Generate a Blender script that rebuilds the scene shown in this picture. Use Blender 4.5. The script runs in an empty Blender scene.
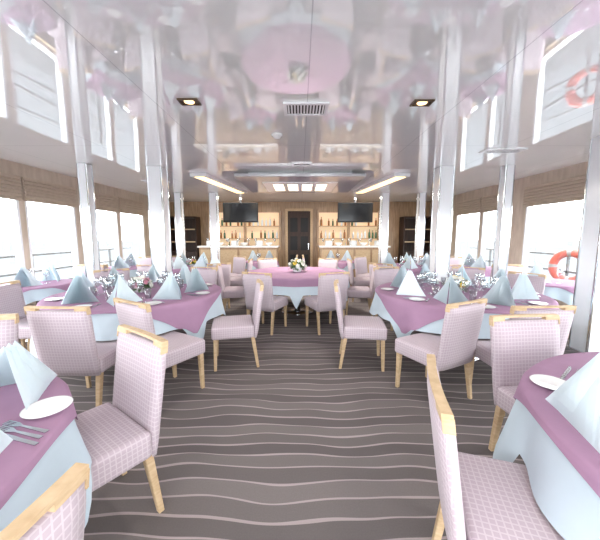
import bpy, bmesh, math, random
from mathutils import Vector, Matrix
random.seed(7)
scene=bpy.context.scene
COL=scene.collection
try:
    scene.view_settings.view_transform='Standard'
except Exception: pass
H=2.5; W=4.25; YB=10.0; YF=-3.0
def lin(c):
    c=c/255.0
    return c/12.92 if c<=.04045 else ((c+.055)/1.055)**2.4
def rgb(r,g,b): return (lin(r),lin(g),lin(b),1)
# ---------- materials
def newmat(name):
    m=bpy.data.materials.new(name); m.use_nodes=True
    return m,m.node_tree,m.node_tree.nodes['Principled BSDF']
def simple(name,col,rough=.5,metal=0,spec=.5,emit=0,emitcol=None,var=0,scale=20,transl=0):
    m,t,b=newmat(name)
    b.inputs['Base Color'].default_value=col
    b.inputs['Roughness'].default_value=rough
    b.inputs['Metallic'].default_value=metal
    b.inputs['Specular IOR Level'].default_value=spec
    if emit:
        b.inputs['Emission Color'].default_value=emitcol or col
        b.inputs['Emission Strength'].default_value=emit
    if var:
        tc=t.nodes.new('ShaderNodeTexCoord'); n=t.nodes.new('ShaderNodeTexNoise'); n.inputs['Scale'].default_value=scale
        n.inputs['Detail'].default_value=4
        r=t.nodes.new('ShaderNodeValToRGB')
        r.color_ramp.elements[0].position=.3; r.color_ramp.elements[1].position=.7
        r.color_ramp.elements[0].color=(col[0]*(1-var),col[1]*(1-var),col[2]*(1-var),1)
        r.color_ramp.elements[1].color=(min(1,col[0]*(1+var)),min(1,col[1]*(1+var)),min(1,col[2]*(1+var)),1)
        t.links.new(tc.outputs['Object'],n.inputs['Vector']); t.links.new(n.outputs['Fac'],r.inputs['Fac']); t.links.new(r.outputs['Color'],b.inputs['Base Color'])
    if transl:
        o=t.nodes['Material Output']; mx=t.nodes.new('ShaderNodeMixShader'); tr=t.nodes.new('ShaderNodeBsdfTranslucent'); tr.inputs[0].default_value=col
        mx.inputs[0].default_value=transl
        t.links.new(b.outputs[0],mx.inputs[1]); t.links.new(tr.outputs[0],mx.inputs[2]); t.links.new(mx.outputs[0],o.inputs[0])
    return m
def wood(name,c1,c2,rough=.4,sc=(3,3,30)):
    m,t,b=newmat(name)
    tc=t.nodes.new('ShaderNodeTexCoord'); mp=t.nodes.new('ShaderNodeMapping'); mp.inputs['Scale'].default_value=sc
    n=t.nodes.new('ShaderNodeTexNoise'); n.inputs['Scale'].default_value=3; n.inputs['Detail'].default_value=5
    r=t.nodes.new('ShaderNodeValToRGB'); r.color_ramp.elements[0].color=c1; r.color_ramp.elements[1].color=c2
    r.color_ramp.elements[0].position=.35; r.color_ramp.elements[1].position=.65
    t.links.new(tc.outputs['Object'],mp.inputs['Vector']); t.links.new(mp.outputs['Vector'],n.inputs['Vector'])
    t.links.new(n.outputs['Fac'],r.inputs['Fac']); t.links.new(r.outputs['Color'],b.inputs['Base Color'])
    b.inputs['Roughness'].default_value=rough
    return m
def math_node(t,op,a,b=None,clamp=False):
    n=t.nodes.new('ShaderNodeMath'); n.operation=op; n.use_clamp=clamp
    for i,v in enumerate((a,b)):
        if v is None: continue
        if isinstance(v,(int,float)): n.inputs[i].default_value=v
        else: t.links.new(v,n.inputs[i])
    return n.outputs[0]
def mixcol(t,f,a,b):
    n=t.nodes.new('ShaderNodeMix'); n.data_type='RGBA'
    if isinstance(f,(int,float)): n.inputs[0].default_value=f
    else: t.links.new(f,n.inputs[0])
    for i,v in ((6,a),(7,b)):
        if isinstance(v,tuple): n.inputs[i].default_value=v
        else: t.links.new(v,n.inputs[i])
    return n.outputs[2]
def fabric_grid(name,base,line,cell):
    m,t,b=newmat(name)
    uv=t.nodes.new('ShaderNodeUVMap'); s=t.nodes.new('ShaderNodeSeparateXYZ'); t.links.new(uv.outputs[0],s.inputs[0])
    masks=[]
    for k in (0,1):
        f=math_node(t,'FRACT',math_node(t,'MULTIPLY',s.outputs[k],1.0/cell))
        d=math_node(t,'ABSOLUTE',math_node(t,'SUBTRACT',f,.5))
        masks.append(math_node(t,'GREATER_THAN',d,.39))
    mx=math_node(t,'MAXIMUM',masks[0],masks[1])
    fac=math_node(t,'MULTIPLY',mx,.55)
    c=mixcol(t,fac,base,line)
    t.links.new(c,b.inputs['Base Color'])
    b.inputs['Roughness'].default_value=.9
    b.inputs['Sheen Weight'].default_value=.15
    bp=t.nodes.new('ShaderNodeBump'); bp.inputs['Strength'].default_value=.2; bp.inputs['Distance'].default_value=.003
    t.links.new(mx,bp.inputs['Height']); t.links.new(bp.outputs[0],b.inputs['Normal'])
    return m
M_fab=fabric_grid('chair_fabric',rgb(182,166,174),rgb(210,199,203),.023)
M_oak=wood('oak',rgb(186,158,122),rgb(204,178,144),.6,(6,6,20))
M_wall=wood('wall_wood',rgb(188,172,154),rgb(204,189,172),.4,(4,4,1))
M_wallb=wood('back_wood',rgb(150,120,90),rgb(178,148,116),.35,(8,8,1))
M_dark=wood('dark_wood',rgb(40,25,18),rgb(60,38,28),.6,(8,8,1))
M_purple=simple('purple_cloth',rgb(164,130,156),.8,var=.06,scale=6,spec=.15)
M_blue=simple('blue_cloth',rgb(196,211,220),.8,var=.04,scale=5,spec=.2)
M_nap=simple('napkin_cloth',rgb(231,239,242),.8,var=.015,scale=12,spec=.2,transl=.5)
M_white=simple('white_paint',rgb(238,240,242),.2,spec=.6,var=.02,scale=3)
M_porc=simple('porcelain',rgb(238,238,238),.15,var=.01)
M_steel=simple('steel',rgb(200,200,205),.15,metal=1,var=.03)
M_chrome=simple('chrome',rgb(208,212,216),.12,metal=1,var=.02)
M_leaf=simple('leaf',rgb(70,115,50),.6,var=.4,scale=30)
M_petw=simple('petal_white',rgb(242,242,235),.7,var=.04)
M_pety=simple('petal_yellow',rgb(240,212,100),.7,var=.08)
M_petp=simple('petal_pink',rgb(225,160,180),.7,var=.08)
M_blind=simple('blind_fabric',rgb(206,190,172),.9,var=.06,scale=40,transl=.15)
M_screen=simple('tv_screen',rgb(14,16,20),.15,var=.1)
M_black=simple('black_plastic',rgb(22,22,24),.5,var=.1,spec=.3)
M_bronze=simple('bronze_frame',rgb(96,78,60),.35,metal=.6,var=.1)
M_led=simple('led_warm',rgb(255,226,180),.5,emit=1.9,emitcol=rgb(255,222,170))
M_ledw=simple('led_white',rgb(255,248,236),.5,emit=1.6,emitcol=rgb(255,238,210))
M_back=simple('backlit_panel',rgb(226,202,172),.5,emit=.4,emitcol=rgb(255,220,176))
M_tray=simple('tray_grey',rgb(186,186,189),.12,spec=.9,var=.03)
M_counter=simple('counter_stone',rgb(236,232,226),.15,var=.05)
M_red=simple('buoy_red',rgb(158,70,60),.5,var=.05)
M_bw=simple('buoy_white',rgb(126,128,130),.5,var=.03)
M_deck=simple('deck_paint',rgb(86,89,91),.7,var=.05,spec=.1)
M_rail=simple('rail_paint',rgb(96,98,100),.5,var=.03,spec=.1)
M_sea=simple('sea_water',rgb(87,90,92),1,var=.03,scale=.02,spec=0)
M_bot_g=simple('bottle_green',rgb(50,90,55),.1,spec=.8,var=.1)
M_bot_a=simple('bottle_amber',rgb(150,95,40),.1,spec=.8,var=.1)
M_bot_c=simple('bottle_clear',rgb(225,230,232),.1,spec=.8,var=.05)
def glassmat(name,base=.06):
    m=bpy.data.materials.new(name); m.use_nodes=True; t=m.node_tree; t.nodes.clear()
    o=t.nodes.new('ShaderNodeOutputMaterial'); mx=t.nodes.new('ShaderNodeMixShader')
    tr=t.nodes.new('ShaderNodeBsdfTransparent'); tr.inputs[0].default_value=(.94,.96,.97,1); g=t.nodes.new('ShaderNodeBsdfGlossy'); g.inputs['Roughness'].default_value=.05
    lw=t.nodes.new('ShaderNodeLayerWeight'); lw.inputs[0].default_value=.35
    f=math_node(t,'ADD',math_node(t,'MULTIPLY',lw.outputs['Facing'],.6),base,True)
    t.links.new(f,mx.inputs[0]); t.links.new(tr.outputs[0],mx.inputs[1]); t.links.new(g.outputs[0],mx.inputs[2]); t.links.new(mx.outputs[0],o.inputs[0])
    return m
M_glass=glassmat('drinking_glass',.1)
def panemat():
    m=bpy.data.materials.new('window_glass'); m.use_nodes=True; t=m.node_tree; t.nodes.clear()
    o=t.nodes.new('ShaderNodeOutputMaterial'); mx=t.nodes.new('ShaderNodeMixShader'); mx.inputs[0].default_value=.05
    tr=t.nodes.new('ShaderNodeBsdfTransparent'); g=t.nodes.new('ShaderNodeBsdfGlossy'); g.inputs['Roughness'].default_value=.02
    t.links.new(tr.outputs[0],mx.inputs[1]); t.links.new(g.outputs[0],mx.inputs[2]); t.links.new(mx.outputs[0],o.inputs[0])
    return m
M_pane=panemat()
def carpet():
    m,t,b=newmat('carpet')
    tc=t.nodes.new('ShaderNodeTexCoord'); s=t.nodes.new('ShaderNodeSeparateXYZ'); t.links.new(tc.outputs['Object'],s.inputs[0])
    def noise(sx,sy,det=2):
        mp=t.nodes.new('ShaderNodeMapping'); mp.inputs['Scale'].default_value=(sx,sy,1)
        n=t.nodes.new('ShaderNodeTexNoise'); n.inputs['Scale'].default_value=1; n.inputs['Detail'].default_value=det
        t.links.new(tc.outputs['Object'],mp.inputs[0]); t.links.new(mp.outputs[0],n.inputs['Vector']); return n.outputs['Fac']
    n1=noise(.8,1.3,1); n2=noise(2.4,3.0,0)
    c=math_node(t,'ADD',math_node(t,'MULTIPLY',s.outputs[1],9.4),math_node(t,'MULTIPLY',n1,2.6))
    c=math_node(t,'ADD',c,math_node(t,'MULTIPLY',n2,.9))
    f=math_node(t,'FRACT',c)
    d=math_node(t,'ABSOLUTE',math_node(t,'SUBTRACT',f,.5))
    w=math_node(t,'MULTIPLY',math_node(t,'SUBTRACT',noise(1.6,7,1),.2),.19)
    line=math_node(t,'LESS_THAN',d,w)
    fl=math_node(t,'FLOOR',math_node(t,'ADD',c,.5))
    odd=math_node(t,'FRACT',math_node(t,'MULTIPLY',fl,.37))
    base=mixcol(t,odd,rgb(104,98,97),rgb(132,125,123))
    n3=noise(120,120,2)
    base2=mixcol(t,math_node(t,'MULTIPLY',n3,.4),base,rgb(86,80,81))
    col=mixcol(t,math_node(t,'MULTIPLY',line,.62),base2,rgb(190,176,175))
    t.links.new(col,b.inputs['Base Color']); b.inputs['Roughness'].default_value=.95; b.inputs['Specular IOR Level'].default_value=.1
    bp=t.nodes.new('ShaderNodeBump'); bp.inputs['Strength'].default_value=.4; bp.inputs['Distance'].default_value=.004
    t.links.new(n3,bp.inputs['Height']); t.links.new(bp.outputs[0],b.inputs['Normal'])
    return m
M_carpet=carpet()
def ceilmat():
    m,t,b=newmat('glossy_ceiling_panels')
    tc=t.nodes.new('ShaderNodeTexCoord'); s=t.nodes.new('ShaderNodeSeparateXYZ'); t.links.new(tc.outputs['Object'],s.inputs[0])
    def ln(o,per,off,w):
        f=math_node(t,'FRACT',math_node(t,'MULTIPLY',math_node(t,'ADD',o,off),1/per))
        d=math_node(t,'ABSOLUTE',math_node(t,'SUBTRACT',f,.5))
        return math_node(t,'GREATER_THAN',d,.5-w/per/2)
    l=math_node(t,'MAXIMUM',ln(s.outputs[0],1.25,-.06+12.5,.007),ln(s.outputs[1],3.0,11.2,.007))
    c=mixcol(t,l,rgb(246,249,248),rgb(208,212,213))
    t.links.new(c,b.inputs['Base Color'])
    b.inputs['Metallic'].default_value=.2; b.inputs['Roughness'].default_value=.015; b.inputs['Specular IOR Level'].default_value=.9
    n=t.nodes.new('ShaderNodeTexNoise'); n.inputs['Scale'].default_value=1.6; n.inputs['Detail'].default_value=0
    t.links.new(tc.outputs['Object'],n.inputs['Vector'])
    bp=t.nodes.new('ShaderNodeBump'); bp.inputs['Strength'].default_value=.045; bp.inputs['Distance'].default_value=.05
    t.links.new(n.outputs['Fac'],bp.inputs['Height']); t.links.new(bp.outputs[0],b.inputs['Normal'])
    return m
M_ceil=ceilmat()
# ---------- mesh helpers
def bm_box(bm,c,s,bev=0,shear=None,seg=2):
    r=bmesh.ops.create_cube(bm,size=1)
    vs=r['verts']
    for v in vs: v.co=Vector((v.co.x*s[0]+c[0],v.co.y*s[1]+c[1],v.co.z*s[2]+c[2]))
    if bev:
        es=list({e for v in vs for e in v.link_edges})
        bmesh.ops.bevel(bm,geom=es,offset=bev,segments=seg,affect='EDGES',profile=.6)
def bm_lathe(bm,prof,seg=20,c=(0,0,0)):
    rings=[]
    for r,z in prof:
        if r<1e-5: rings.append([bm.verts.new((c[0],c[1],z+c[2]))])
        else: rings.append([bm.verts.new((c[0]+r*math.cos(2*math.pi*i/seg),c[1]+r*math.sin(2*math.pi*i/seg),z+c[2])) for i in range(seg)])
    for a,b in zip(rings,rings[1:]):
        for i in range(seg):
            j=(i+1)%seg
            if len(a)==1 and len(b)==1: continue
            if len(a)==1: bm.faces.new((a[0],b[i],b[j]))
            elif len(b)==1: bm.faces.new((a[i],a[j],b[0]))
            else: bm.faces.new((a[i],a[j],b[j],b[i]))
def finish(bm,name,mat,smooth=False,recalc=True):
    if recalc: bmesh.ops.recalc_face_normals(bm,faces=bm.faces)
    uv=bm.loops.layers.uv.new('UVMap')
    bm.normal_update()
    for f in bm.faces:
        n=f.normal; a=max(range(3),key=lambda k:abs(n[k]))
        for l in f.loops:
            p=l.vert.co
            l[uv].uv=((p.y,p.z),(p.x,p.z),(p.x,p.y))[a]
        f.smooth=smooth
    me=bpy.data.meshes.new(name); bm.to_mesh(me); bm.free(); me.materials.append(mat)
    return me
def obj(name,me,loc=(0,0,0),rz=0,parent=None,rot=None,scale=None):
    o=bpy.data.objects.new(name,me); COL.objects.link(o)
    if parent is not None: o.parent=parent
    o.location=loc; o.rotation_euler=rot if rot else (0,0,rz)
    if scale: o.scale=scale if isinstance(scale,tuple) else (scale,)*3
    return o
def tag(o,label,cat,group=None,kind=None):
    o['label']=label; o['category']=cat
    if group: o['group']=group
    if kind: o['kind']=kind
    return o
def struct(o,label=None,cat=None):
    o['kind']='structure'
    if label: o['label']=label
    if cat: o['category']=cat
    return o
def boxmesh(name,boxes,mat,bev=0):
    bm=bmesh.new()
    for c,s in boxes: bm_box(bm,c,s,bev)
    return finish(bm,name,mat)
# ---------- room
struct(obj('floor',boxmesh('floor',[((0,(YB+YF)/2,-.05),(2*W+.2,YB-YF+.2,.1))],M_carpet)),'dark grey carpet with wavy cream stripes','floor')
struct(obj('ceiling',boxmesh('ceiling',[((0,(YB+YF)/2,H+.05),(2*W+.2,YB-YF+.2,.1))],M_ceil)),'glossy white reflective panel ceiling','ceiling')
winsL=[(-2.6,-1.3),(-1.2,.2),(.3,1.7),(1.8,3.15),(3.25,4.62),(4.72,5.76),(6.3,7.08),(7.17,8.25)]
winsR=[(-2.6,-1.3),(-1.2,.1),(.2,1.45),(1.55,2.75),(2.85,4.2),(4.3,5.74),(6.3,7.08),(7.17,8.25)]
Z0,Z1=.46,2.03
def sidewall(sx,name,wins):
    x=sx*(W+.06)
    bx=[((x,(YB+YF)/2,Z0/2),(.12,YB-YF,Z0)),((x,(YB+YF)/2,(Z1+H)/2),(.12,YB-YF,H-Z1))]
    prev=YF
    for a,b in wins+[(YB,YB)]:
        if a-prev>0.001: bx.append(((x,(a+prev)/2,(Z0+Z1)/2),(.12,a-prev,Z1-Z0)))
        prev=b
    struct(obj(name,boxmesh(name,bx,M_wall)),'light wood panelled wall with window openings','wall')
sidewall(-1,'wall_left',winsL); sidewall(1,'wall_right',winsR)
struct(obj('wall_back',boxmesh('wall_back',[((0,YB+.06,H/2),(2*W,.12,H))],M_wallb)),'warm wood panelled end wall','wall')
fill_openings=[(-3.9,-1.4),(-1.2,1.2),(1.4,3.9)]  # openings added to the unseen front wall to let in frontal fill light
FZ0,FZ1=.3,2.35
bx=[((0,YF-.06,FZ0/2),(2*W,.12,FZ0)),((0,YF-.06,(FZ1+H)/2),(2*W,.12,H-FZ1))]
prev=-W
for a,b in fill_openings+[(W,W)]:
    bx.append((((a+prev)/2,YF-.06,(FZ0+FZ1)/2),(a-prev,.12,FZ1-FZ0))); prev=b
struct(obj('wall_front',boxmesh('wall_front',bx,M_white)),'white painted wall with wide openings added for fill light','wall')
def portal(loc,rot,sx_,sy_):
    ld=bpy.data.lights.new('window_light','AREA'); ld.shape='RECTANGLE'; ld.size=sx_; ld.size_y=sy_; ld.cycles.is_portal=True
    lo=bpy.data.objects.new('window_light',ld); COL.objects.link(lo); lo.location=loc; lo.rotation_euler=rot
for a,b in fill_openings: portal(((a+b)/2,YF-.14,(FZ0+FZ1)/2),(math.pi/2,0,0),b-a,FZ1-FZ0)  # sky portals at the added fill openings behind the camera
wi=0
for sx in (-1,1):
    for a,b in (winsL if sx<0 else winsR):
        wi+=1
        L=b-a; x=sx*(W+.05); cy=(a+b)/2; cz=(Z0+Z1)/2
        bx=[((0,0,(Z1-Z0)/2-.02),(.1,L,.04)),((0,0,-(Z1-Z0)/2+.02),(.1,L,.04)),((0,L/2-.02,0),(.1,.04,Z1-Z0-.08)),((0,-L/2+.02,0),(.1,.04,Z1-Z0-.08))]
        o=struct(obj('window_%d'%wi,boxmesh('window_frame',bx,M_white),(x,cy,cz)),'white framed ship window','window')
        g=obj('glass_pane',boxmesh('glass_pane',[((0,0,0),(.006,L-.08,Z1-Z0-.08))],M_pane),(0,0,0),parent=o)
        portal((sx*(W+.14),cy,cz),(0,sx*math.pi/2,0),Z1-Z0,L)
        bm=bmesh.new(); n=7; z0=1.94; z1=2.3; pts=[]
        for i in range(n):
            za=z0+(z1-z0)*i/n; zb=z0+(z1-z0)*(i+1)/n
            pts+= [(.055,za),(.05,za+.006),(.028,zb-.004)]
        pts.append((.028,z1)); m_=len(pts)
        bl=L+.04
        A=[bm.verts.new((-sx*p[0],-bl/2,p[1])) for p in pts]; B=[bm.verts.new((-sx*p[0],bl/2,p[1])) for p in pts]
        A2=[bm.verts.new((-sx*.008,-bl/2,p[1])) for p in pts]; B2=[bm.verts.new((-sx*.008,bl/2,p[1])) for p in pts]
        for i in range(m_-1):
            bm.faces.new((A[i],B[i],B[i+1],A[i+1])); bm.faces.new((A2[i],A2[i+1],B2[i+1],B2[i]))
            bm.faces.new((A[i],A[i+1],A2[i+1],A2[i])); bm.faces.new((B[i],B2[i],B2[i+1],B[i+1]))
        bm.faces.new((A[0],A2[0],B2[0],B[0])); bm.faces.new((A[-1],B[-1],B2[-1],A2[-1]))
        tag(obj('roman_blind',finish(bm,'roman_blind',M_blind),(sx*W,cy,0)),'raised beige pleated roman blind above a window','blind','roman blinds along the windows')
    nm='left' if sx<0 else 'right'
    struct(obj('trim_%d'%(1 if sx<0 else 2),boxmesh('window_sill',[((sx*(W-.04),(YB+YF)/2,Z0-.02),(.08,YB-YF-.02,.035))],M_oak,.005)),'long oak window sill','sill')
    struct(obj('baseboard_'+nm,boxmesh('baseboard',[((sx*(W-.012),(YB+YF)/2,.05),(.02,YB-YF-.02,.1))],M_oak)),'oak baseboard','baseboard')
# outside
for sx in (-1,1):
    tag(obj('outer_deck',boxmesh('outer_deck',[((sx*(W+.85),(YB+YF)/2,-.06),(1.4,YB-YF,.1))],M_deck)),'grey painted outer walkway deck beside the windows','deck','outer decks')
    bx=[((sx*(W+1.4),(YB+YF)/2,z),(.04,YB-YF,.04)) for z in (.35,.65,1.0)]
    y=YF+.2
    while y<YB: bx.append(((sx*(W+1.4),y,.495),(.04,.04,1.01))); y+=1.3
    tag(obj('deck_railing',boxmesh('deck_railing',bx,M_rail)),'pale metal railing along the outer deck','railing','deck railings')
    struct(obj('trim_%d'%(3 if sx<0 else 4),boxmesh('sea_surface',[((sx*306,0,-6),(600,800,.1))],M_sea)),'calm grey blue sea around the ship','sea')
bm=bmesh.new(); R,r=.28,.08
seg=48
vs=[[bm.verts.new(((r*math.cos(2*math.pi*j/12))*1.0,(R+r*math.sin(2*math.pi*j/12))*math.cos(2*math.pi*i/seg),(R+r*math.sin(2*math.pi*j/12))*math.sin(2*math.pi*i/seg))) for j in range(12)] for i in range(seg)]
for i in range(seg):
    for j in range(12): bm.faces.new((vs[i][j],vs[(i+1)%seg][j],vs[(i+1)%seg][(j+1)%12],vs[i][(j+1)%12]))
me=finish(bm,'lifebuoy',M_red,True); me.materials.append(M_bw)
for k,p in enumerate(me.polygons):
    a=math.atan2(p.center.z,p.center.y)
    if math.cos(4*a)>.75: p.material_index=1
tag(obj('lifebuoy',me,(W+1.15,5.98,.79),math.radians(25)),'pale red lifebuoy ring with white bands hanging on a railing','lifebuoy')
# ---------- columns
def column(x,y,w,lab):
    root=obj('column',None,(x,y,0)); tag(root,lab,'column','white square columns')
    obj('shaft',boxmesh('shaft',[((0,0,H/2+.005),(w,w,H-.01))],M_white,.01),parent=root)
    c=w/2
    for a,b in ((-1,-1),(1,-1),(-1,1),(1,1)):
        obj('corner_strip',boxmesh('corner_strip',[((a*c,b*c,H/2),(.02,.02,H-.012))],M_chrome,.004),parent=root)
    obj('base_plate',boxmesh('base_plate',[((0,0,.04),(w+.05,w+.05,.08))],M_chrome,.004),parent=root)
L1='tall white square column with polished steel corner strips'
for x,y,w in ((-2.3,4.98,.22),(2.32,4.98,.22),(3.38,3.40,.22),(-2.24,7.95,.18),(2.2,7.95,.18),(-3.15,7.95,.16),(3.15,7.95,.16),(-3.3,4.75,.13),(3.25,4.85,.13)):
    column(x,y,w,L1)
# ---------- chair
def chair_meshes():
    d={}
    bm=bmesh.new(); bm_box(bm,(0,.03,.405),(.48,.44,.13),.028,seg=3)
    for v in bm.verts:
        if v.co.z>.44: v.co.z+=.014*max(0,1-(v.co.x/.25)**2)
    d['seat']=finish(bm,'seat',M_fab,True)
    def lean(z): return -.195-.085*((z-.30)/.6)
    bm=bmesh.new()
    NX,NZ=8,8; z0,z1=.335,.866; T=.056
    def wid(z): return .226+.010*((z-z0)/(z1-z0))
    def pt(ix,iz,side):
        u=-1+2*ix/NX; z=z0+(z1-z0)*iz/NZ
        t=T/2*(1-.45*abs(u)**10)*(1-.3*(abs(2*iz/NZ-1))**12)+.004*math.cos(u*1.4)*side
        y=lean(z)-.012*(1-u*u)
        return (u*wid(z),y+side*t,z)
    G={s:[[bm.verts.new(pt(i,j,s)) for j in range(NZ+1)] for i in range(NX+1)] for s in (-1,1)}
    for s in (-1,1):
        for i in range(NX):
            for j in range(NZ): bm.faces.new((G[s][i][j],G[s][i+1][j],G[s][i+1][j+1],G[s][i][j+1]))
    for i in range(NX):
        for j in (0,NZ): bm.faces.new((G[-1][i][j],G[-1][i+1][j],G[1][i+1][j],G[1][i][j]))
    for j in range(NZ):
        for i in (0,NX): bm.faces.new((G[-1][i][j],G[-1][i][j+1],G[1][i][j+1],G[1][i][j]))
    d['backrest']=finish(bm,'backrest',M_fab,True)
    bm=bmesh.new()
    hw=.235
    def yc(u,z): return lean(z)-.012*(1-u*u)
    def strip(u0,u1,za,zb,k,t=.017):
        prev=None
        for i in range(k+1):
            u=u0+(u1-u0)*i/k
            q=[bm.verts.new((u*hw,yc(u,z)+s*t,z)) for s,z in ((-1,za),(1,za),(1,zb),(-1,zb))]
            if prev:
                for a in range(4): bm.faces.new((prev[a],prev[(a+1)%4],q[(a+1)%4],q[a]))
            else: bm.faces.new(q)
            prev=q
        bm.faces.new(list(reversed(prev)))
    strip(-1,-.62,.866,.886,3); strip(.62,1,.866,.886,3); strip(-1,1,.886,.899,12)
    strip(-1.01,-.98,.838,.886,1,.018); strip(.98,1.01,.838,.886,1,.018)
    d['top_rail']=finish(bm,'top_rail',M_oak)
    def leg(dy):
        bm=bmesh.new(); bm_box(bm,(0,0,.171),(.042,.042,.342),.004,seg=1)
        for v in bm.verts:
            k=1-v.co.z/.342
            v.co.x*=1-.3*k; v.co.y=v.co.y*(1-.3*k)+dy*k
        return finish(bm,'leg',M_oak)
    d['leg_front']=leg(.01); d['leg_back']=leg(-.05)
    return d
CM=chair_meshes()
CL='lilac checked upholstered chair with oak legs and slotted oak rail'
CH=[]
def chair(x,y,ang,group,lab=CL):
    CH.append((x,y,math.radians(ang)))
    root=obj('dining_chair',None,(x,y,0),math.radians(ang-90)); tag(root,lab,'chair',group)
    obj('seat',CM['seat'],parent=root); obj('backrest',CM['backrest'],parent=root); obj('top_rail',CM['top_rail'],parent=root)
    for sx in (-1,1):
        obj('leg',CM['leg_front'],(sx*.205,.21,0),parent=root); obj('leg',CM['leg_back'],(sx*.205,-.175,0),parent=root)
# ---------- cloths and tables
TZ=.738
def over_seat(px,py):
    best=0
    for cx,cy,a in CH:
        dx,dy=px-cx,py-cy
        f=dx*math.cos(a)+dy*math.sin(a); s=-dx*math.sin(a)+dy*math.cos(a)
        k=min(1,max(0,(.36-abs(s))/.09))*min(1,max(0,(.40-f)/.09))*(1 if f>-.5 else 0)
        best=max(best,k)
    return best
def cloth(name,R,a,cap,zt,off,mat,rot,x,y,seed,amp=.045):
    rnd=random.Random(seed); ph=[rnd.uniform(0,6.28) for _ in range(3)]
    def fold(th,d):
        f=.5+.5*math.sin(13*th+ph[0]+.8*math.sin(3*th+ph[1])); g=.5+.5*math.sin(6*th+ph[2])
        return (amp*f+amp*.7*g)*min(1.3,d/.3)+.03*d
    bm=bmesh.new(); N=180
    rings=[]; cen=bm.verts.new((0,0,zt))
    radii=[.3*R,.6*R,.85*R,.97*R]
    for rr in radii: rings.append([bm.verts.new((rr*math.cos(2*math.pi*i/N),rr*math.sin(2*math.pi*i/N),zt)) for i in range(N)])
    K=9
    Ls=[]
    for i in range(N):
        th=2*math.pi*i/N; tl=th-rot
        b=min(a/max(abs(math.cos(tl)),abs(math.sin(tl))),cap)
        Lh=max(b-R,.02)
        k=over_seat(x+(R+.05)*math.cos(th),y+(R+.05)*math.sin(th))
        mx=zt-.492
        if Lh>mx: Lh=Lh*(1-k)+mx*k
        Ls.append(Lh)
    for k in range(K+1):
        ring=[]
        for i in range(N):
            th=2*math.pi*i/N
            d=Ls[i]*k/K
            rr=R+off+.008*min(1,d/.02)+fold(th,d)
            if k==0: rr=R+off*.6
            ring.append(bm.verts.new((rr*math.cos(th),rr*math.sin(th),zt-d)))
        rings.append(ring)
    for i in range(N): bm.faces.new((cen,rings[0][i],rings[0][(i+1)%N]))
    for A,B in zip(rings,rings[1:]):
        for i in range(N):
            j=(i+1)%N; bm.faces.new((A[i],B[i],B[j],A[j]))
    return obj(name,finish(bm,name,mat,True),(x,y,0))
TABLES=[]
def table(*a,**k): TABLES.append((a,k))
def build_table(x,y,R,rotp,rotb,seed,pa=None,ba=None,bcap=None,pcap=None):
    root=obj('dining_table',None,(x,y,0)); tag(root,'round dining table hidden under layered tablecloths','table','round dining tables')
    bm=bmesh.new(); bm_lathe(bm,[(0,.705),(R-.01,.705),(R,.712),(R,.732),(R-.006,TZ),(0,TZ)],64); obj('tabletop',finish(bm,'tabletop',M_oak),parent=root)
    bm=bmesh.new(); bm_lathe(bm,[(0,.03),(.05,.03),(.05,.66),(.12,.705),(0,.705)],20); obj('pedestal',finish(bm,'pedestal',M_steel,True),parent=root)
    bm=bmesh.new(); bm_lathe(bm,[(0,0),(.3,0),(.3,.015),(.06,.03),(0,.03)],28); obj('base',finish(bm,'base',M_steel,True),parent=root)
    ba=ba or R+.29; bcap=bcap or R+.50
    pa=pa or R+.02
    tag(cloth('tablecloth',R,ba,bcap,TZ+.004,.012,M_blue,rotb,x,y,seed),'pale blue tablecloth hanging in soft folds','tablecloth','pale blue tablecloths')
    tag(cloth('table_overlay',R,pa,pcap or R+.33,TZ+.009,.024,M_purple,rotp,x,y,seed),'mauve purple square overlay draped with pointed corners','tablecloth','purple overlays')
TT=TZ+.0105
# ---------- tableware
bm=bmesh.new(); bm_lathe(bm,[(0,0),(.045,0),(.05,.004),(.078,.012),(.08,.014),(.076,.0145),(.05,.008),(0,.007)],32); ME_plate=finish(bm,'side_plate',M_porc,True)
bm=bmesh.new(); bm_lathe(bm,[(0,0),(.033,0),(.034,.002),(.01,.006),(.004,.014),(.004,.085),(.012,.095),(.032,.12),(.037,.15),(.034,.185),(.030,.2),(.029,.2),(.033,.184),(.036,.15),(.031,.122),(.010,.099),(0,.098)],18); ME_wine=finish(bm,'wine_glass',M_glass,True)
bm=bmesh.new(); bm_lathe(bm,[(0,0),(.028,0),(.030,.003),(.034,.11),(.033,.11),(.029,.008),(0,.008)],18); ME_tumb=finish(bm,'water_glass',M_glass,True)
bm=bmesh.new(); bm_lathe(bm,[(0,0),(.06,0),(.07,.01),(.13,.07),(.15,.11),(.145,.112),(.12,.07),(.06,.02),(0,.015)],28); ME_bowl=finish(bm,'serving_bowl',M_porc,True)
bm=bmesh.new(); bm_lathe(bm,[(0,0)]+[p for i in range(12) for p in ((.1,i*.012),(.12,i*.012+.008))]+[(0,.15)],28); ME_stack=finish(bm,'plate_stack',M_porc,True)
def outline(name,pts,th=.0025):
    bm=bmesh.new(); vs=[bm.verts.new((x,y,0)) for x,y in pts]; f=bm.faces.new(vs)
    r=bmesh.ops.extrude_face_region(bm,geom=[f]); 
    for v in r['geom']:
        if isinstance(v,bmesh.types.BMVert): v.co.z+=th
    bmesh.ops.triangulate(bm,faces=[f for f in bm.faces if len(f.verts)>4])
    return finish(bm,name,M_steel)
ME_knife=outline('knife',[(-.007,-.11),(.007,-.11),(.008,-.02),(.010,0),(.011,.08),(.004,.11),(-.004,.115),(-.006,0),(-.006,-.02)])
fk=[(-.008,-.10),(.008,-.10),(.004,.02),(.012,.045)]
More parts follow.
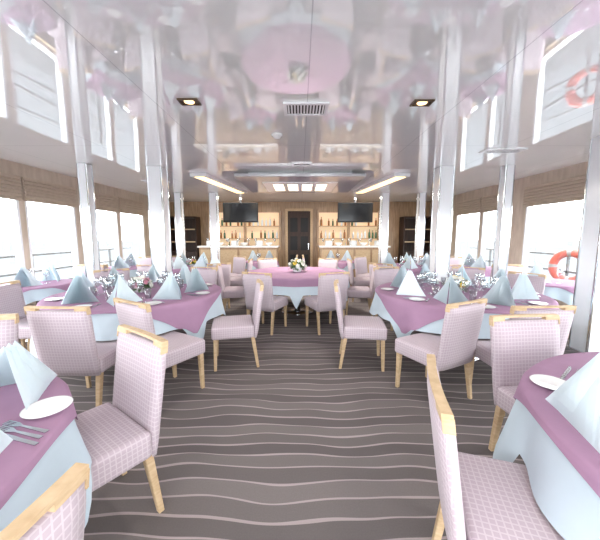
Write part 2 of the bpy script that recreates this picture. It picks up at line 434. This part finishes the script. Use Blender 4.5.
tin=[(.012,.095),(.009,.1),(.007,.095),(.007,.055),(.004,.055),(.004,.095),(.0025,.1),(.001,.095),(.001,.055),(-.002,.055),(-.002,.095),(-.004,.1),(-.006,.095),(-.006,.055),(-.0085,.055),(-.0085,.095),(-.010,.1),(-.012,.095)]
ME_fork=outline('fork',fk+tin+[(-.012,.045),(-.004,.02)])
def napmesh():
    bm=bmesh.new()
    def pane(A,B,C,bulge=(0,0,0),n=8):
        A,B,C=map(Vector,(A,B,C)); g=[]
        for i in range(n+1):
            row=[]
            for j in range(i+1):
                a=1-i/n; b=(i-j)/n; c=j/n
                p=A*a+B*b+C*c+Vector(bulge)*(27*a*b*c)+Vector((0,0,-.05))*(a*b)*1.1
                row.append(bm.verts.new(p))
            g.append(row)
        for i in range(n):
            for j in range(i+1):
                bm.faces.new((g[i][j],g[i+1][j],g[i+1][j+1]))
                if j<i: bm.faces.new((g[i][j],g[i+1][j+1],g[i][j+1]))
    A=(0,.0,.25)
    pane(A,(-.09,.03,0),(-.006,-.125,0),(-.010,-.010,.012)); pane(A,(.09,.03,0),(.006,-.125,0),(.010,-.010,.012))
    A=(0,.018,.246)
    pane(A,(-.125,.07,0),(-.02,-.095,0),(-.008,-.004,.008)); pane(A,(.125,.07,0),(.02,-.095,0),(.008,-.004,.008))
    A=(0,.034,.238)
    pane(A,(-.15,.105,0),(-.04,-.05,0),(-.006,0,.006)); pane(A,(.15,.105,0),(.04,-.05,0),(.006,0,.006))
    bmesh.ops.solidify(bm,geom=bm.faces[:],thickness=.002)
    for v in bm.verts: v.co.z=max(v.co.z,0)
    return finish(bm,'folded_napkin',M_nap,False)
ME_nap=napmesh()
def napkin(x,y,rz,sc=1.0): tag(obj('folded_napkin',ME_nap,(x,y,TT),math.radians(rz),scale=sc),'pale blue napkin folded into a standing pyramid','napkin','folded napkins on the tables')
def plate(x,y,s=1.0): tag(obj('side_plate',ME_plate,(x,y,TT),scale=s),'small round white side plate on the table','plate','side plates')
def fork(x,y,rz): tag(obj('fork',ME_fork,(x,y,TT),math.radians(rz)),'polished steel fork beside a folded napkin','fork','cutlery forks')
def knife(x,y,rz): tag(obj('knife',ME_knife,(x,y,TT),math.radians(rz)),'polished steel knife beside a folded napkin','knife','cutlery knives')
def wine(x,y,z=None): tag(obj('wine_glass',ME_wine,(x,y,z or TT)),'clear stemmed wine glass standing upright','glass','wine glasses')
def tumbler(x,y): tag(obj('water_glass',ME_tumb,(x,y,TT)),'clear straight water glass on the table','glass','water glasses')
def setting(cx,cy,a,r=.60,full=True,sc=1.15):
    t=math.radians(a); er=Vector((math.cos(t),math.sin(t))); et=Vector((-er.y,er.x))
    def P(rad,tan):
        p=Vector((cx,cy))+er*rad+et*tan; return (p.x,p.y)
    rz=a+90
    napkin(*P(r+.0,0),rz,sc)
    if full:
        plate(*P(r+.10,-.29)); fork(*P(r+.04,-.195),rz); knife(*P(r+.06,.19),rz); knife(*P(r+.06,.22),rz)
    wine(*P(r-.24,.12))
    if full: tumbler(*P(r-.22,.195)); wine(*P(r-.27,.03))
# flowers
def leafpts(bm,base,dirv,L,w,up):
    d=Vector(dirv).normalized(); s=d.cross(Vector((0,0,1)));
    if s.length<.01: s=Vector((1,0,0))
    s.normalize(); b=Vector(base)
    vs=[bm.verts.new(p) for p in (b,b+d*L*.45+s*w,b+d*L+Vector((0,0,up)),b+d*L*.45-s*w)]
    bm.faces.new(vs)
def blossom(mat,name='blossom'):
    bm=bmesh.new()
    for ring,(n,tilt,L) in enumerate(((8,.25,.034),(7,.8,.028),(5,1.3,.02))):
        for i in range(n):
            a=2*math.pi*i/n+ring*.4
            leafpts(bm,(0,0,.004*ring),(math.cos(a)*math.cos(tilt),math.sin(a)*math.cos(tilt),math.sin(tilt)),L,.010,.003)
    r=bmesh.ops.create_icosphere(bm,subdivisions=1,radius=.008)
    for v in r['verts']: v.co.z+=.01
    return finish(bm,name,mat,False)
BL=[blossom(M_petw),blossom(M_pety),blossom(M_petp)]
def flowers(x,y,s,pal,lab,seed,z=None):
    rnd=random.Random(seed)
    root=obj('flower_arrangement',None,(x,y,z or TT)); tag(root,lab,'flowers','table centrepieces')
    bm=bmesh.new(); bm_lathe(bm,[(0,0),(.05,0),(.055,.004),(.07,.05),(.066,.06),(.06,.055),(0,.05)],20); obj('bowl',finish(bm,'bowl',M_porc,True),parent=root,scale=s)
    bm=bmesh.new()
    for i in range(110):
        a=rnd.uniform(0,6.28); e=rnd.uniform(-.2,1.2)
        leafpts(bm,(.03*math.cos(a),.03*math.sin(a),.05),(math.cos(a)*math.cos(e),math.sin(a)*math.cos(e),math.sin(e)),rnd.uniform(.08,.15),.016,-.01)
    o=obj('foliage',finish(bm,'foliage',M_leaf,recalc=False),parent=root,scale=s); o['kind']='stuff'
    for i in range(16):
        a=i*2.4; e=.15+1.3*((i+.5)/16); rr=.10+rnd.uniform(-.01,.015)
        p=Vector((math.cos(a)*math.cos(e)*rr,math.sin(a)*math.cos(e)*rr,.055+math.sin(e)*rr*.9))*s
        b=obj('blossom',BL[pal[i%len(pal)]],p,parent=root,scale=s*1.15)
        b.rotation_euler=Vector((p.x,p.y,p.z-.05*s)).to_track_quat('Z','Y').to_euler()
# ---------- layout
g='dining chairs around the tables'
NL=(-1.68,.66); NR=(1.76,.78); ML=(-1.9,3.52); MR=(1.86,3.52); CT=(-.05,5.5)
rad=math.radians
table(*NL,.86,rad(-75),rad(-20),1,bcap=1.28)
table(*NR,.88,rad(75),rad(22),2)
table(*ML,.9,rad(-80),rad(-78),3)
table(*MR,.9,rad(-10),rad(-10),4)
table(*CT,.9,rad(45),rad(40),5,pa=.96,pcap=1.02,ba=1.27,bcap=1.35)
napkin(-1.22,1.24,165,(1.6,1.2,.9)); napkin(-.985,.80,165,(1.15,1.0,.95)); napkin(-1.24,.92,170,(1.1,.9,.95)); napkin(-1.72,1.22,180,1.15); napkin(-1.2,.16,60,1.2)
plate(-.975,1.09); fork(-.965,.985,75); fork(-.96,.955,75); knife(-.955,.925,75)
wine(-1.47,.98); wine(-1.42,.7); tumbler(-1.5,.80)
napkin(1.08,1.02,-158,(1.6,1.3,1.12)); napkin(1.40,1.10,-170,(1.0,1.0,1.1)); napkin(1.72,1.28,-160,(1.1,1.1,1.1)); napkin(1.12,.36,-60,1.2); napkin(2.15,1.3,170,1.2)
plate(1.13,1.28); knife(1.30,1.40,-50); fork(1.33,1.37,-50)
knife(.99,.83,-75); knife(.995,.80,-75); fork(1.0,.76,-75)
wine(1.62,.95); tumbler(1.42,.78); wine(1.55,.70)
for k in range(8):
    setting(*ML,k*45+12,.64); setting(*MR,k*45+12,.64)
flowers(*CT,1.35,(0,0,0,1),'low round arrangement of white and yellow blossoms in white bowl',1)
flowers(ML[0],ML[1],1.1,(0,0,2),'small white and pink flower arrangement with green leaves',2)
flowers(MR[0],MR[1],1.1,(0,0,1),'small white and yellow flower arrangement with green leaves',3)
for x,y,a in ((-1.02,1.34,234),(-.81,.44,172),(-2.04,1.62,-75),
              (.77,.96,-18),(1.50,1.64,-84),
              (-1.78,2.44,88),(-1.20,2.58,58),(-.72,3.26,193),(-2.98,3.25,6),(-1.64,4.60,-105),(-2.7,4.36,-48),
              (1.20,2.58,118),(1.80,2.46,92),(.68,3.24,-8),(2.90,4.02,205),(1.5,4.62,-72),(2.6,4.64,237),
              (-.50,4.44,66),(.38,4.44,112),(-1.16,5.3,8),(1.06,5.3,172),(-.6,6.5,-60),(.5,6.5,-120)):
    chair(x,y,a,g)
for sx in (-1,1):
    wt=[(3.66,4.15 if sx<0 else 4.3),(3.68,6.3)]
    for i,(tx,ty) in enumerate(wt):
        table(sx*tx,ty,.42,rad(45),rad(45),20+i+sx,pa=.43,ba=.58,bcap=.74,pcap=.56)
        for a in ((90,270) if not(sx>0 and i==0) else (175,)): setting(sx*tx,ty,a,.24,full=False)
    for cx,cy,a in ((3.7,4.98,-90),(3.68,5.62,90),(3.68,6.98,-90)):
        chair(sx*cx,cy,a,g)
    if sx<0: chair(-3.66,3.4,90,g)
    table(sx*2.35,6.5,.72,rad(30),rad(20),30+sx)
    for k in range(6): setting(sx*2.35,6.5,k*60+15,.48,full=False)
    flowers(sx*2.35,6.5,.9,(0,2,1),'small mixed flower arrangement with green leaves',9+sx)
    for a in (48,132,180,228,285):
        aa=a if sx>0 else 180-a
        t=rad(aa); chair(sx*2.35+1.0*math.cos(t),6.5+1.0*math.sin(t),aa+180,g)
    table(sx*1.02,7.75,.42,rad(45),rad(45),40+sx,pa=.43,ba=.58,bcap=.74,pcap=.56)
    for a in (20,160): setting(sx*1.02,7.75,a,.24,full=False)
    chair(sx*.36,7.75,90-sx*90,g)
for a,k in TABLES: build_table(*a,**k)
# ---------- ceiling fittings
def vent(x,y,w,d,n):
    root=obj('ceiling_vent',None,(x,y,H)); tag(root,'white slatted air vent grille in the ceiling','vent','ceiling vents')
    bx=[((0,d/2-.015,-.008),(w,.03,.014)),((0,-d/2+.015,-.008),(w,.03,.014)),((w/2-.015,0,-.008),(.03,d-.06,.014)),((-w/2+.015,0,-.008),(.03,d-.06,.014))]
    obj('frame',boxmesh('frame',bx,M_white),parent=root)
    obj('cavity',boxmesh('cavity',[((0,0,-.003),(w-.06,d-.06,.004))],M_black),parent=root)
    bx=[((-w/2+.03+(w-.06)*(i+.5)/n,0,-.009),((w-.06)/n*.5,d-.06,.006)) for i in range(n)]
    obj('slats',boxmesh('slats',bx,M_white),parent=root)
vent(.05,2.72,.38,.26,12); vent(.03,4.75,.3,.18,12); vent(2.6,4.0,.5,.2,10); vent(-2.9,6.2,.5,.2,10)
def downlight(x,y):
    root=obj('downlight',None,(x,y,H)); tag(root,'recessed rectangular warm ceiling downlight with bronze frame','light','ceiling downlights')
    w_,d_=.15,.10
    obj('frame',boxmesh('frame',[((0,d_/2,-.006),(w_+.012,.012,.012)),((0,-d_/2,-.006),(w_+.012,.012,.012)),((w_/2,0,-.006),(.012,d_-.012,.012)),((-w_/2,0,-.006),(.012,d_-.012,.012)),((0,0,-.002),(w_-.012,d_-.012,.003))],M_bronze),parent=root)
    bm=bmesh.new(); bm_lathe(bm,[(0,-.012),(.038,-.01),(.042,-.004),(0,-.004)],24); obj('lamp',finish(bm,'lamp',M_led),parent=root)
    ld=bpy.data.lights.new('downlight_spot','SPOT'); ld.energy=35; ld.color=(1,.94,.86); ld.spot_size=rad(150); ld.spot_blend=.9; ld.shadow_soft_size=.08
    lo=bpy.data.objects.new('downlight_spot',ld); COL.objects.link(lo); lo.parent=root; lo.location=(0,0,-.03)
for x,y in ((-.9,2.58),(1.0,2.6),(-.9,.3),(.9,.3)): downlight(x,y)
root=obj('smoke_detector',None,(-.25,3.4,H)); tag(root,'small white dome smoke detector','smoke detector')
bm=bmesh.new(); bm_lathe(bm,[(0,-.045),(.03,-.042),(.045,-.02),(.06,-.014),(.062,-.001),(0,-.001)],24); obj('housing',finish(bm,'housing',M_porc,True),parent=root)
root=obj('ceiling_light_tray',None,(0,6.1,H)); tag(root,'dropped glossy grey ceiling tray with glowing inner panel','ceiling light')
obj('tray',boxmesh('tray',[((0,0,-.085),(2.2,1.9,.05))],M_tray,.006),parent=root)
obj('upper_tray',boxmesh('upper_tray',[((0,0,-.031),(1.8,1.5,.055))],M_white,.006),parent=root)
obj('inner_frame',boxmesh('inner_frame',[((0,.2,-.114),(1.4,1.2,.008))],M_white),parent=root)
for x in (-.42,-.14,.14,.42): obj('light_panel',boxmesh('light_panel',[((x,.2,-.121),(.2,.8,.006))],M_ledw),parent=root)
for sx in (-1,1):
    root=obj('led_strip_light',None,(sx*1.62,6.5,H)); tag(root,'long glowing warm strip light along the ceiling','ceiling light','ceiling strip lights')
    root.rotation_euler=(0,0,sx*rad(9))
    obj('housing',boxmesh('housing',[((0,0,-.03),(.3,2.2,.055))],M_white),parent=root)
    obj('diffuser',boxmesh('diffuser',[((0,0,-.061),(.18,2.1,.006))],M_led),parent=root)
ld=bpy.data.lights.new('tray_light','AREA'); ld.shape='RECTANGLE'; ld.size=.5; ld.size_y=.5; ld.energy=65; ld.color=(1,.95,.88)
lo=bpy.data.objects.new('tray_light',ld); COL.objects.link(lo); lo.location=(0,6.3,H-.135)
for x in (-1.8,1.6):
    ld=bpy.data.lights.new('bar_light','AREA'); ld.shape='RECTANGLE'; ld.size=1.8; ld.size_y=.3; ld.energy=36; ld.color=(1,.91,.78)
    lo=bpy.data.objects.new('bar_light',ld); COL.objects.link(lo); lo.location=(x,8.6,H-.03)
# ---------- end of room
d=struct(obj('door_1',boxmesh('door_1',[((0,0,1.1),(.74,.05,2.18))],M_dark,.004),(-.03,YB-.04,0)),'dark wooden door with small glazed panels','door')
obj('door_frame',boxmesh('door_frame',[((-.41,-.01,1.14),(.08,.08,2.26)),((.41,-.01,1.14),(.08,.08,2.26)),((0,-.01,2.235),(.74,.08,.08))],M_oak),parent=d)
for z in (.55,1.15,1.75):
    for x in (-.17,.17): obj('door_glass',boxmesh('door_glass',[((x,-.032,z),(.24,.012,.46))],M_black),parent=d)
obj('handle',boxmesh('handle',[((.31,-.06,1.05),(.02,.03,.2))],M_steel),parent=d)
BOT=[]
for nm,mm in (('g',M_bot_g),('a',M_bot_a),('c',M_bot_c)):
    bm=bmesh.new(); bm_lathe(bm,[(0,0),(.034,0),(.036,.004),(.036,.16),(.03,.185),(.013,.21),(.012,.26),(.014,.262),(.014,.275),(0,.275)],14); BOT.append(finish(bm,'bottle',mm,True))
def bar(x0,x1,sd):
    rnd=random.Random(sd)
    cx=(x0+x1)/2; L=x1-x0
    root=obj('bar_counter',None,(cx,8.95,0)); tag(root,'light wood buffet bar counter with pale stone top','bar counter','bar counters')
    obj('body',boxmesh('body',[((0,0,.53),(L-.06,.5,1.06))],M_wallb,.005),parent=root)
    obj('countertop',boxmesh('countertop',[((0,-.02,1.085),(L,.62,.05))],M_counter,.008),parent=root)
    obj('kick_plate',boxmesh('kick_plate',[((0,-.256,.06),(L-.1,.012,.12))],M_steel),parent=root)
    n=4
    for i in range(n): obj('front_panel',boxmesh('front_panel',[((-L/2+.05+(L-.1)*(i+.5)/n,-.262,.6),((L-.1)/n-.06,.022,.8))],M_oak,.004),parent=root)
    sh=obj('bar_shelf',None,(cx,YB-.16,0)); tag(sh,'backlit wooden bar shelving against the end wall','shelf','bar shelves')
    obj('back_panel',boxmesh('back_panel',[((0,.13,1.3),(L-.1,.02,1.7))],M_back),parent=sh)
    for z in (.9,1.3,1.7): obj('shelf_board',boxmesh('shelf_board',[((0,0,z),(L-.1,.24,.03))],M_oak),parent=sh)
    for x in (-1,0,1): obj('upright',boxmesh('upright',[((x*(L/2-.03),0,1.1),(.05,.25,2.2))],M_wallb),parent=sh)
    obj('cabinet',boxmesh('cabinet',[((0,0,.44),(L-.1,.24,.86))],M_wallb),parent=sh)
    for z in (.916,1.316,1.716):
        x=-L/2+.14
        while x<L/2-.12:
            if abs(x)>.07 and rnd.random()<.8:
                tag(obj('bottle',BOT[rnd.choice((0,1,1,2,2))],(cx+x,YB-.18,z),scale=rnd.uniform(.8,1.05)),'glass spirit bottle standing on a bar shelf','bottle','bottles on the bar shelves')
            x+=rnd.uniform(.1,.15)
    k=int(L/.15)
    for i in range(k):
        x=-L/2+.15+(L-.3)*i/(k-1)
        if i%5==1: tag(obj('plate_stack',ME_stack,(cx+x,8.9,1.1105)),'stack of white plates on the buffet counter','plates','plate stacks')
        elif i%5==3: tag(obj('serving_bowl',ME_bowl,(cx+x,8.88,1.1105),scale=.8),'white serving bowl on the buffet counter','bowl','serving bowls')
        else: tag(obj('wine_glass',ME_wine,(cx+x,8.73 if i%2 else 9.16,1.1105),scale=1.1),'clear stemmed glass standing on the buffet counter','glass','glasses on the buffet')
bar(-2.95,-.62,1); bar(.55,2.6,2)
for x0 in (-1.70,1.58):
    root=obj('television',None,(x0,8.7,2.06)); tag(root,'black flat screen television hanging from the ceiling','television','hanging televisions')
    obj('casing',boxmesh('casing',[((0,.02,0),(1.0,.05,.56))],M_black,.006),parent=root)
    obj('screen',boxmesh('screen',[((0,-.008,.005),(.95,.006,.5))],M_screen),parent=root)
    obj('ceiling_mount',boxmesh('ceiling_mount',[((0,.06,.22),(.05,.03,.43))],M_steel),parent=root)
for sx in (-1,1):
    root=obj('tall_cabinet',None,(sx*3.72,YB-.25,0)); tag(root,'tall dark wood display cabinet with open shelves','cabinet','tall cabinets')
    obj('body',boxmesh('body',[((0,.2,1.0),(.9,.04,2.0)),((-.43,0,1.0),(.04,.44,2.0)),((.43,0,1.0),(.04,.44,2.0)),((0,0,1.98),(.82,.44,.04)),((0,0,.45),(.82,.44,.9))],M_dark),parent=root)
    for z in (1.2,1.6): obj('shelf_board',boxmesh('shelf_board',[((0,0,z),(.82,.4,.03))],M_oak),parent=root)
# ---------- world
w=bpy.data.worlds.new('sky'); scene.world=w; w.use_nodes=True
bg=w.node_tree.nodes['Background']; bg.inputs[0].default_value=(.94,.975,1,1); bg.inputs[1].default_value=12.2
# camera
cam=bpy.data.cameras.new('camera'); cam.sensor_width=36; cam.lens=18; cam.clip_start=.05
co=bpy.data.objects.new('camera',cam); COL.objects.link(co); co.location=(0,0,1.42); co.rotation_euler=(math.radians(90-6.65),0,0)
scene.camera=co
